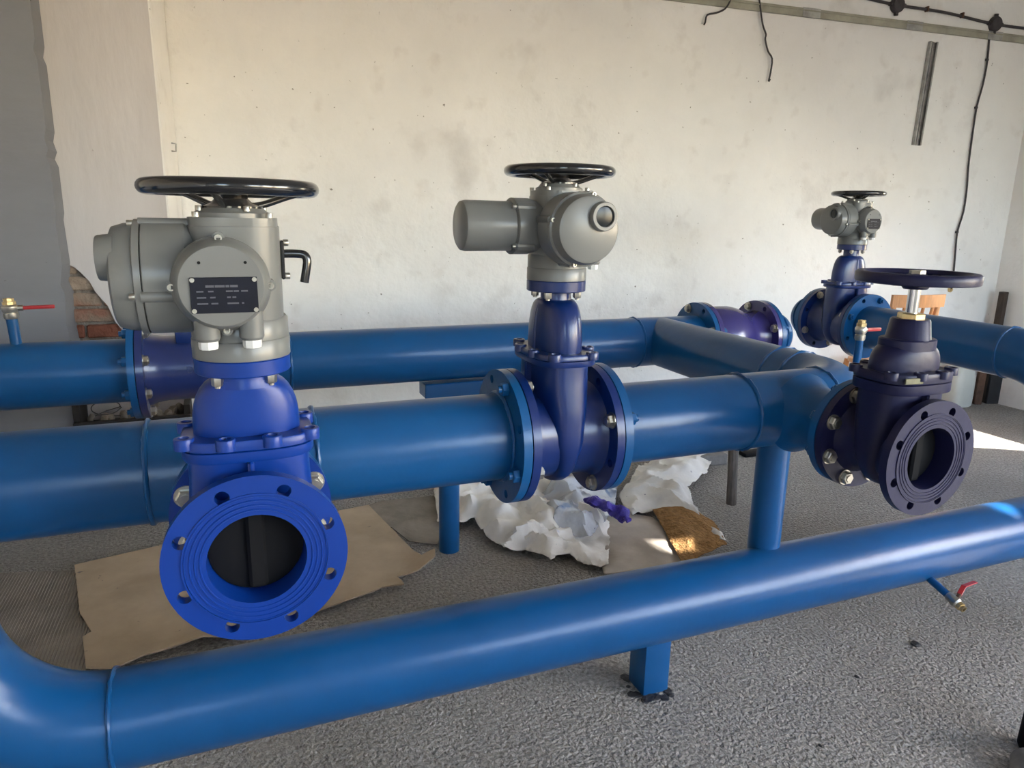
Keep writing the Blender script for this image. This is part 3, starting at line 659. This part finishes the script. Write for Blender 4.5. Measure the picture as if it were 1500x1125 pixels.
# ================================================================== SUPPORTS
t = thing('pipe_support', 'round blue post with a channel saddle under the back pipe beside the plastic sheets', 'support', (.808, 2.715, 0))
bm = B(); cyl(bm, .044, 0, ZA-R-.065, seg=40); obj('post', bm, 'pipe', t)
bx0 = aty(623, 565, 2.66).x-.808; bx1 = aty(722, 560, 2.66).x-.808
bm = B(); box(bm, bx1-bx0, .10, .06, TR((bx0+bx1)/2, -.005, ZA-R-.034), .004, 1); obj('saddle_beam', bm, 'pipe', t)
t = thing('pipe_support', 'round blue post standing on the low pipe under the tee by the navy valve', 'support', (1.548, 1.652, ZF+RF-.04))
bm = B(); cyl(bm, .05, 0, ZA-R+.012-(ZF+RF-.04), seg=40); obj('post', bm, 'pipe', t)
bm = B(); torus(bm, .05, .005, TR(0, 0, ZA-R-.001-(ZF+RF-.04)), 48, 8, wob=.4); obj('weld_seam', bm, 'pipe', t)
t = thing('pipe_support', 'short square blue post set in black bitumen under the low foreground pipe', 'support', (1.125, 1.626, 0))
bm = B(); box(bm, .088, .088, ZF-RF+.012, TR(0, 0, (ZF-RF+.012)/2), .004, 2); obj('post', bm, 'pipe', t)
bm = B()
for i in range(40):
    a = random.uniform(0, 2*PI); r_ = random.uniform(.05, .078)
    bmesh.ops.create_icosphere(bm, subdivisions=1, radius=random.uniform(.005, .012), matrix=TR(r_*math.cos(a), r_*math.sin(a), .001) @ Matrix.Diagonal((1.5, 1.5, .45, 1)))
o = obj('bitumen', bm, 'tar', t); o['kind'] = 'stuff'
bs = atz(1071, 738)
t = Vector((2.25, 2.72, ZA-.125))-bs
bm = B(); tube(bm, [(0, 0, -.0), t*.3+Vector((.004, 0, 0)), t*.65, t], [.026, .025, .024, .022], 10, I4, 3)
o = obj('prop_stake', bm, 'stake'); o.location = bs; tag(o, 'weathered wooden stake standing on the floor under the check valve', 'stake')

# ================================================================== FLOOR THINGS
def inside(x, y, poly):
    c = False; j = len(poly)-1
    for i in range(len(poly)):
        xi, yi = poly[i][0], poly[i][1]; xj, yj = poly[j][0], poly[j][1]
        if (yi > y) != (yj > y) and x < (xj-xi)*(y-yi)/(yj-yi)+xi: c = not c
        j = i
    return c
def edge_dist(x, y, poly):
    p = Vector((x, y)); best = 9
    for i in range(len(poly)):
        a = Vector(poly[i-1][:2]); b = Vector(poly[i][:2]); d = b-a; q = max(0, min(1, (p-a).dot(d)/max(d.length_squared, 1e-9)))
        best = min(best, (p-a-d*q).length)
    return best
def near_pt(x, y, poly):
    p = Vector((x, y)); best = 9; bq = p
    for i in range(len(poly)):
        a = Vector(poly[i-1][:2]); b = Vector(poly[i][:2]); d = b-a; q = a+d*max(0, min(1, (p-a).dot(d)/max(d.length_squared, 1e-9)))
        if (p-q).length < best: best = (p-q).length; bq = q
    return bq.x, bq.y
def ridged(p, oct=3):
    v = 0; a = 1; s = 0
    for i in range(oct): n_ = noise.noise(p); v += a*(1-math.sqrt(n_*n_+.006)*2.0); s += a; a *= .5; p = p*2.07+Vector((3.1, 1.7, .3))
    return v/s
def crumple(name, poly, hgt, m, label, cat, step=.014, z0=.004, sc=3.6, seed=0., rim=.08, lift=0., group=None, thick=.002):
    xs = [p[0] for p in poly]; ys = [p[1] for p in poly]; cx, cy = sum(xs)/len(xs), sum(ys)/len(ys)
    nx = int((max(xs)-min(xs))/step)+3; ny = int((max(ys)-min(ys))/step)+3; bm = B(); V = {}
    for i in range(nx):
        for j in range(ny):
            x = min(xs)+(i-1)*step; y = min(ys)+(j-1)*step
            x2 = x+.012*noise.noise(Vector((x*9, y*9, seed))); y2 = y+.012*noise.noise(Vector((x*9, y*9, seed+7)))
            ok = inside(x2, y2, poly); d = edge_dist(x2, y2, poly)
            if not ok and d < step*1.05: x, y = near_pt(x2, y2, poly); d = 0; ok = True
            if ok:
                e = min(1, d/rim); e = e*e*(3-2*e)
                r_ = max(0, ridged(Vector((x*sc+.4*noise.noise(Vector((x*4, y*4, seed))), y*sc+.4*noise.noise(Vector((x*4, y*4, seed+2))), seed)), 2))
                hf = 1-2*abs(noise.noise(Vector((x*sc*2.6, y*sc*2.6, seed+4))))
                q = noise.noise(Vector((x*2.2, y*2.2, seed+9)))*.5+.5
                z = z0+lift*e+hgt*((.30+.70*e)*(.35*q+.65*r_**1.6)+.13*hf*hf)
                V[i, j] = bm.verts.new((x-cx, y-cy, z))
    for (i, j) in list(V):
        c4 = [V.get(k) for k in ((i, j), (i+1, j), (i+1, j+1), (i, j+1))]
        if all(c4):
            try: bm.faces.new(c4)
            except ValueError: pass
    for v in [v for v in bm.verts if not v.link_faces]: bm.verts.remove(v)
    o = obj(name, bm, m, ang=28); o.location = (cx, cy, 0)
    s = o.modifiers.new('thickness', 'SOLIDIFY'); s.thickness = thick; s.offset = -1
    return tag(o, label, cat, group)
fp = lambda L, z=0.: [tuple(atz(x, y, z)[:2]) for x, y in L]
crumple('plastic_sheet', fp([(636, 728), (650, 705), (700, 700), (760, 702), (805, 703), (850, 735), (892, 775), (891, 838), (862, 836), (830, 822), (806, 832), (770, 812), (738, 816), (708, 790), (694, 768), (672, 778), (642, 770)]), .15, 'sheet', 'crumpled white plastic sheet with paint flecks, rolled at its front edge', 'plastic sheet', seed=1.3, sc=3.4)
crumple('plastic_sheet', fp([(775, 742), (798, 704), (850, 696), (905, 706), (900, 752), (862, 790), (800, 778)], .05), .17, 'film', 'clear plastic film with blue paint smears heaped below the middle valve', 'plastic film', seed=5.2, sc=4.2, z0=.03)
crumple('plastic_sheet', fp([(905, 735), (935, 690), (965, 672), (1010, 664), (1045, 676), (1034, 700), (1008, 720), (1016, 748), (1046, 778), (1066, 806), (1050, 800), (1010, 770), (960, 752), (925, 762)]), .13, 'sheet', 'white plastic sheet spread towards the wooden stake with a torn tip', 'plastic sheet', seed=9.1, sc=3.0)
crumple('paper_sheet', fp([(868, 768), (905, 752), (955, 762), (985, 782), (1004, 830), (884, 847)]), .035, 'paper', 'soiled grey-brown paper sheet lying flat before the brown matting', 'paper', seed=3.7, sc=2.2, z0=.012)
crumple('fibre_matting', fp([(955, 758), (1005, 752), (1046, 778), (1064, 808), (1000, 838), (978, 800)]), .05, 'burlap', 'lump of brown fibre matting at the edge of the white sheets', 'matting', seed=7.4, sc=4, z0=.03)
bm = B(); g0 = atz(888, 742, .14)
tube(bm, [(-.05, .09, .0), (-.03, .04, .01), (0, 0, 0), (.03, -.02, -.015), (.055, -.04, -.02), (.06, -.10, -.035)], [.018, .026, .022, .030, .034, .012], 12, I4, 5)
for v in bm.verts: v.co += Vector((noise.noise(v.co*38), noise.noise(v.co*38+Vector((5, 5, 5))), noise.noise(v.co*38+Vector((9, 2, 1)))))*.016
o = obj('blue_rag', bm, 'glove', ang=60); o.location = g0; tag(o, 'twisted ultramarine blue rag lying on the heaped plastic', 'rag')

# cardboard
def sheetpoly(name, px, t, m, label, cat, curl=None, step=.03, wav=.004, z0=.004, seed=0):
    P = fp(px); cx = sum(p[0] for p in P)/len(P); cy = sum(p[1] for p in P)/len(P); bm = B()
    xs = [p[0] for p in P]; ys = [p[1] for p in P]
    # fine outline, triangulated then subdivided
    lp = []
    for i in range(len(P)):
        a = Vector(P[i-1]); b = Vector(P[i]); n = max(1, int((b-a).length/step))
        for k in range(n): q = a+(b-a)*k/n; lp.append((q.x-cx, q.y-cy))
    plate(bm, [lp], t)
    bmesh.ops.subdivide_edges(bm, edges=[e for e in bm.edges if e.calc_length() > .12], cuts=2, use_grid_fill=True)
    bmesh.ops.triangulate(bm, faces=bm.faces)
    bmesh.ops.subdivide_edges(bm, edges=[e for e in bm.edges if e.calc_length() > .08], cuts=1, use_grid_fill=False)
    bmesh.ops.triangulate(bm, faces=bm.faces)
    for v in bm.verts:
        x, y = v.co.x+cx, v.co.y+cy
        v.co.z += z0+wav*(1+noise.noise(Vector((x*3, y*3, seed))))
        for (qx, qy, rad, hh) in (curl or []):
            d = (Vector((x, y))-Vector((qx, qy))).length
            if d < rad: v.co.z += hh*(1-d/rad)**2
    o = obj(name, bm, m, ang=30); o.location = (cx, cy, 0); return tag(o, label, cat)
cq = atz(638, 825); c2 = atz(590, 868); c3 = atz(300, 948)
sheetpoly('cardboard_sheet', [(110, 834), (118, 905), (135, 932), (122, 940), (127, 985), (166, 987), (210, 968), (300, 950), (345, 945), (420, 915), (470, 900), (530, 878), (560, 868), (592, 870), (582, 852), (612, 842), (638, 830), (636, 820), (618, 826), (583, 790), (580, 786), (540, 745), (505, 752), (300, 790)], .006, 'card',
          'big worn cardboard sheet on the floor below the nearest valve', 'cardboard', [(cq.x, cq.y, .16, .05), (c2.x, c2.y, .14, .03), (c3.x, c3.y, .25, .03)], seed=2, z0=.010)
o = sheetpoly('floor_mat', [(-60, 845), (112, 838), (132, 905), (140, 945), (130, 985), (150, 1010), (60, 1010), (-60, 990)], .006, 'mat', 'dusty ribbed floor mat tucked against the cardboard sheet', 'mat', seed=4, z0=.001, wav=.002)
bmr = B()
a0 = atz(0, 850); 
P = fp([(-60, 845), (112, 838), (132, 905), (136, 985), (150, 1010), (60, 1010), (-60, 990)])
x = min(p[0] for p in P)
while x < max(p[0] for p in P):
    ys = [y_ for y_ in [1.9+.02*i for i in range(70)] if inside(x, y_, P)]
    if len(ys) > 3: tube(bmr, [(x, ys[0], .0095), (x, (ys[0]+ys[-1])/2, .0095), (x, ys[-1], .0095)], .0028, 6)
    x += .011
r_ = obj('rib_pile', bmr, 'mat', o); r_.location = (-o.location.x, -o.location.y, 0); r_['kind'] = 'stuff'
sheetpoly('paper_scrap', [(505, 752), (560, 735), (640, 728), (652, 775), (640, 800), (600, 795), (575, 775)], .002, 'mat', 'thin dirty sheet of packing paper between cardboard and the round post', 'paper', seed=8, z0=.001)

# black tray with rubble against the pilaster
ta = aty(107, 620, 3.61); tb = aty(279, 605, 3.61)
tz = .459
t = thing('rubble_tray', 'black tarred wooden tray full of rubble and wire at the foot of the pilaster', 'tray', ((ta.x+tb.x)/2, 3.673, 0))
wd = tb.x-ta.x
bm = B(); box(bm, wd, .025, tz, TR(0, -.06, tz/2), .003, 1); obj('front_board', bm, 'tray', t)
for sx in (-1, 1):
    bm = B(); box(bm, .03, .17, tz+(.045 if sx > 0 else .09), TR(sx*(wd/2-.015), .035, (tz+(.045 if sx > 0 else .09))/2), .003, 1); obj('end_board', bm, 'tray', t)
bm = B(); box(bm, wd-.05, .14, .02, TR(0, .03, tz-.045)); obj('bottom_board', bm, 'tray', t)
rub = B(); bmesh.ops.create_icosphere(rub, subdivisions=2, radius=.03)
for v in rub.verts: v.co *= 1+.35*noise.noise(v.co*40)
proto_st = proto('rubble_stone', rub, 'stone')
for i in range(26):
    s = share(proto_st, None, I4); sc = random.uniform(.35, 1.15); xx = random.uniform(-wd/2+.05, wd/2-.06) if i > 8 else random.uniform(0, wd/2-.06)
    s.location = (t.location.x+xx, 3.673+random.uniform(-.025, .085), tz-.035+.03*sc*.6+(.014 if i > 16 else 0)); s.rotation_euler = (random.uniform(0, 6), random.uniform(0, 6), random.uniform(0, 6)); s.scale = (sc*1.2, sc, sc*.6)
    tag(s, 'grey lump of rubble lying in the black tray by the pilaster', 'stone', 'rubble in the black tray')
bm = B(); c = aty(155, 597, 3.66)
tube(bm, [c+Vector((.06*math.cos(q), .02*math.sin(q), .028*math.sin(q))) for q in [i*.33 for i in range(20)]]+[c+Vector((-.05, .02, -.04)), c+Vector((.08, .02, -.05))], .0025, 6, I4, 2)
tag(obj('wire_loop', bm, 'cable'), 'thin loop of dark wire sticking out of the black tray', 'wire')

# bits behind the middle pipe
a = atz(1034, 684)
o = B(); box(o, .30, .11, .065, TR(0, 0, .0325), .006, 1); o = obj('concrete_block', o, 'block'); o.location = (a.x, a.y+.055, 0); o.rotation_euler.z = -.05; tag(o, 'long grey concrete block on the floor behind the plastic sheet tip', 'block')
a = atz(1100, 667); o = B(); box(o, .14, .07, .03, TR(0, 0, .015), .01, 2); o = obj('black_slab', o, 'rubber'); o.location = a; tag(o, 'small flat black slab on the floor between stake and round post', 'offcut')  # plain flat black box on the floor

# ================================================================== BACK WALL THINGS
def along(px, py, off): return atw(px, py, off)
cz = 2.741
def wp(x, z, off): return Vector((x, wy(x), z)) + WN*off
bm = B()
A0 = 2.34; 
def wbar(bm, x0, x1, z, h, d, off=0.):
    p = wp((x0+x1)/2, z, off+d/2); ang = math.atan(WT)
    box(bm, (x1-x0)/math.cos(ang), d, h, Matrix.Translation(p) @ RZ(ang), .002, 1)
t = thing('cable_trunking', 'long grey-painted metal trunking running along the top of the cream wall', 'trunking', wp(A0, cz, 0))
bm = B(); wbar(bm, A0, WX-.02, cz, .052, .018); o = obj('channel', bm, 'duct', t); o.matrix_parent_inverse = Matrix.Translation(-t.location)
bm = B(); wbar(bm, A0, WX-.02, cz+.012, .008, .006, .018); o = obj('lip', bm, 'duct', t); o.matrix_parent_inverse = Matrix.Translation(-t.location)
for xx in (3.6, 4.46, 5.2):
    bm = B(); wbar(bm, xx, xx+.14, cz, .058, .003, .0185); o = obj('cover_joint', bm, 'galv', t); o.matrix_parent_inverse = Matrix.Translation(-t.location)
# wall cable with junction boxes
jb = [atw(1312, 8), atw(1455, 36)]
pts = [wp(2.55, 2.909, .012), wp(3.4, 2.904, .012), wp(4.03, 2.877, .012), wp(jb[0].x, jb[0].z, .012), wp(4.78, 2.850, .014), wp(jb[1].x, jb[1].z, .012), wp(5.70, 2.818, .012)]
t = thing('wall_cable', 'dark twin cable clipped to the wall above the grey trunking', 'cable', pts[0])
bm = B(); tube(bm, pts, .010, 8, Matrix.Translation(-pts[0]), 8); obj('cable', bm, 'cable', t)
for xx, zz in ((3.5, 2.901), (3.82, 2.888), (4.62, 2.856), (4.94, 2.847)):
    bm = B(); box(bm, .012, .03, .034, Matrix.Translation(wp(xx, zz, .014)-pts[0]), .003, 1); obj('clip', bm, 'rust', t)
for i, j in enumerate(jb):
    lab = ['round black junction box on the wall cable with cables only from its sides', 'round black junction box with a cable dropping down the wall from it'][i]
    bm = B(); lathe(bm, [(.050, 0), (.052, .004), (.050, .028), (.044, .036), (.02, .040), (0, .040)], 32, AX(WN, (0, 0, 0)))
    for q in (0, 90, 180, 270):
        a = math.radians(q); v = WDIR*math.cos(a)+Vector((0, 0, 1))*math.sin(a); cyl(bm, .014, .04, .066, AX(v, WN*.014), 14)
    o = obj('junction_box', bm, 'cable'); o.location = wp(j.x, j.z, 0); tag(o, lab, 'junction box')
drop = [atw(1447, 48), atw(1444, 88), atw(1437, 125), atw(1428, 158), atw(1421, 205), atw(1416, 245), atw(1414, 275), atw(1409, 310), atw(1400, 340), atw(1397, 372), atw(1394, 405), atw(1391, 424)]
t = thing('drop_cable', 'thin dark cable hanging straight down the wall from the junction box', 'cable', drop[0])
bm = B(); tube(bm, [p+WN*.014-drop[0] for p in drop], .0065, 8, I4, 3); obj('cable', bm, 'cable', t)
for k in (1, 3, 8):
    bm = B(); box(bm, .028, .016, .016, Matrix.Translation(drop[k]+WN*.010-drop[0]), .004, 1); obj('clip', bm, 'cable', t)
bm = B(); cyl(bm, .022, 0, .014, AX(WN), 20, .003); cyl(bm, .009, .014, .02, AX(WN), 12); o = obj('end_cap', bm, 'brass', t); o.location = drop[-1]-drop[0]
# hanging wires
for nm, pp, lab in (('loose', [(1108, -30), (1113, 5), (1117, 35), (1122, 50), (1121, 58), (1125, 75), (1131, 86), (1129, 105), (1126, 119), (1128, 116)], 'long loose wire hanging from the trunking with a hooked tip'),
                    ('loose', [(1080, -30), (1070, 0), (1062, 13), (1049, 19), (1036, 22), (1033, 33), (1031, 36)], 'short bent wire end hanging beside the long loose wire')):
    P = [atw(*q, .02) for q in pp]; bm = B(); tube(bm, [p-P[0] for p in P], .0055, 8, I4, 3); o = obj('loose_wire', bm, 'cable'); o.location = P[0]; tag(o, lab, 'wire')
# galvanised rail
ra, rb_ = atw(1365, 62), atw(1340, 213)
u = (rb_-ra); L = u.length; zax = -u.normalized(); yax = WN.cross(zax).normalized()
mm = Matrix(((yax.x, WN.x, zax.x, 0), (yax.y, WN.y, zax.y, 0), (yax.z, WN.z, zax.z, 0), (0, 0, 0, 1)))
t = thing('steel_rail', 'galvanised slotted steel rail fixed upright on the wall below the trunking', 'rail', (ra+rb_)/2)
bm = B(); box(bm, .066, .004, L, mm @ TR(0, .004, 0)); 
for s in (-1, 1): box(bm, .004, .022, L, mm @ TR(s*.033, .014, 0)); box(bm, .012, .004, L, mm @ TR(s*.028, .024, 0))
box(bm, .008, .012, L, mm @ TR(0, .010, 0))
obj('channel', bm, 'galv', t)
for s in (-.44, .44):
    for q in (-.016, .016): share(BOLT_T, t, mm @ TR(q, .006, s*L) @ Matrix.Rotation(-PI/2, 4, 'X'))

# ================================================================== CHAIR AND CORNER THINGS
t = thing('wooden_chair', 'orange-brown wooden chair with spindle back standing by the wall behind the far pipe', 'chair', (4.36, 3.66, 0), math.radians(-8))
SEAT = .45
bm = B(); loft(bm, [oblong(a, a*.98, z, 32, 4) for z, a in ((SEAT-.032, .20), (SEAT-.028, .205), (SEAT-.004, .205), (SEAT, .20))]); obj('seat', bm, 'wood', t)
for sx in (-1, 1):
    bm = B(); tube(bm, [(sx*.165, -.165, SEAT-.03), (sx*.195, -.20, 0)], [.019, .016], 14); obj('leg', bm, 'wood', t)
    bm = B(); tube(bm, [(sx*.205, .215, 0), (sx*.175, .17, SEAT-.02)], [.016, .019], 14); obj('leg', bm, 'wood', t)
    bm = B(); box(bm, .03, .03, .52, TR(sx*.178, -.19, SEAT+.22) @ Matrix.Rotation(.10, 4, 'X'), .006, 2); obj('back_post', bm, 'wood', t)
    bm = B(); tube(bm, [(sx*.182, -.185, .20), (sx*.192, .19, .20)], .011, 10); obj('stretcher', bm, 'wood', t)
for y in (-.185, .19):
    bm = B(); tube(bm, [(-.185, y, .26), (.185, y, .26)], .011, 10); obj('stretcher', bm, 'wood', t)
bm = B(); n = 10
loft(bm, [[Vector((x_, -.222-.03*(1-(x_/.21)**2)+dy, z_)) for dy, z_ in ((-.011, .86), (.011, .86), (.008, .945), (-.014, .945))] for x_ in [-.21+.42*i/n for i in range(n+1)]]); obj('back_rail', bm, 'wood', t)
bm = B(); box(bm, .36, .022, .04, TR(0, -.20, .56), .005, 1); obj('back_rail', bm, 'wood', t)
for x_ in (-.105, -.035, .035, .105):
    bm = B(); tube(bm, [(x_, -.2, .57), (x_*1.08, -.238, .865)], .011, 10); obj('spindle', bm, 'wood', t)
# milky canister
a = atz(1408, 594); t = thing('plastic_canister', 'milky white plastic canister on the floor behind the chair leg', 'canister', (a.x-.06, a.y+.02, 0))
bm = B(); loft(bm, [oblong(x_, x_*.8, z, 32, 3.4) for z, x_ in ((0, .10), (.012, .115), (.10, .12), (.24, .118), (.30, .10), (.335, .06), (.345, .03), (.375, .03))]); obj('body', bm, 'canister', t)
bm = B(); cyl(bm, .034, .37, .40, seg=20, bev=.003); obj('cap', bm, 'rubber', t)
bm = B(); tube(bm, [(-.06, 0, .325), (-.055, 0, .375), (-.01, 0, .385)], .011, 10, I4, 4); obj('handle', bm, 'canister', t)
# timbers in the corner
def timber(px0, px1, pyb, h, m, lab, depth=.03, off=.05, lean=0.):
    a = atz(px0, pyb); b_ = atz(px1, pyb); wdt = abs((b_-a).length); c = (a+b_)/2
    bm = B(); box(bm, max(.03, wdt), depth, h, TR(0, 0, h/2), .004, 1); o = obj('timber_board', bm, m); o.location = c; o.rotation_euler = (lean, 0, math.atan2((b_-a).y, (b_-a).x)); return tag(o, lab, 'board')
timber(1443, 1464, 591, .37, 'tray', 'short black board leaning in the wall corner behind the far pipe')
timber(1425, 1436, 592, .34, 'rust', 'narrow reddish-brown timber standing beside the black board')
bm = B(); box(bm, .05, .05, .90, TR(0, 0, .45), .004, 1); o = obj('timber_post', bm, 'darkwood'); o.location = (5.67, atx(1470, 432, 5.67).y, 0); tag(o, 'tall thin dark post standing in the wall corner', 'post')

# right border: unidentified dark boot-like shape as a plain stump, with a grey lump
a = atz(1506, 1098); bm = B(); lathe(bm, [(.03, 0), (.034, .01), (.032, .11), (.025, .125), (0, .13)], 24); o = obj('black_stump', bm, 'rubber'); o.location = (a.x+.012, a.y, 0); tag(o, 'black stump standing upright on the rough floor', 'hose')
a = atz(1502, 1135); bm = B(); bmesh.ops.create_icosphere(bm, subdivisions=3, radius=.05, matrix=Matrix.Diagonal((1.3, 1, .8, 1)))
for v in bm.verts: v.co *= 1+.15*noise.noise(v.co*30)
o = obj('floor_lump', bm, 'block'); o.location = (a.x+.02, a.y-.005, .022); tag(o, 'rounded grey lump on the floor beside the black stump', 'stone')
for i, (px, py, s) in enumerate(((1341, 943, .016), (1255, 991, .008), (1201, 1092, .006))):
    bm = B(); bmesh.ops.create_icosphere(bm, subdivisions=2, radius=s)
    for v in bm.verts: v.co *= 1+.5*noise.noise(v.co*120)
    for v in bm.verts: v.co.z *= .35
    o = obj('debris_crumb', bm, 'tar'); o.location = atz(px, py, s*.25); tag(o, 'small dark crumb of debris on the open foreground floor', 'debris', 'dark crumbs on the floor')
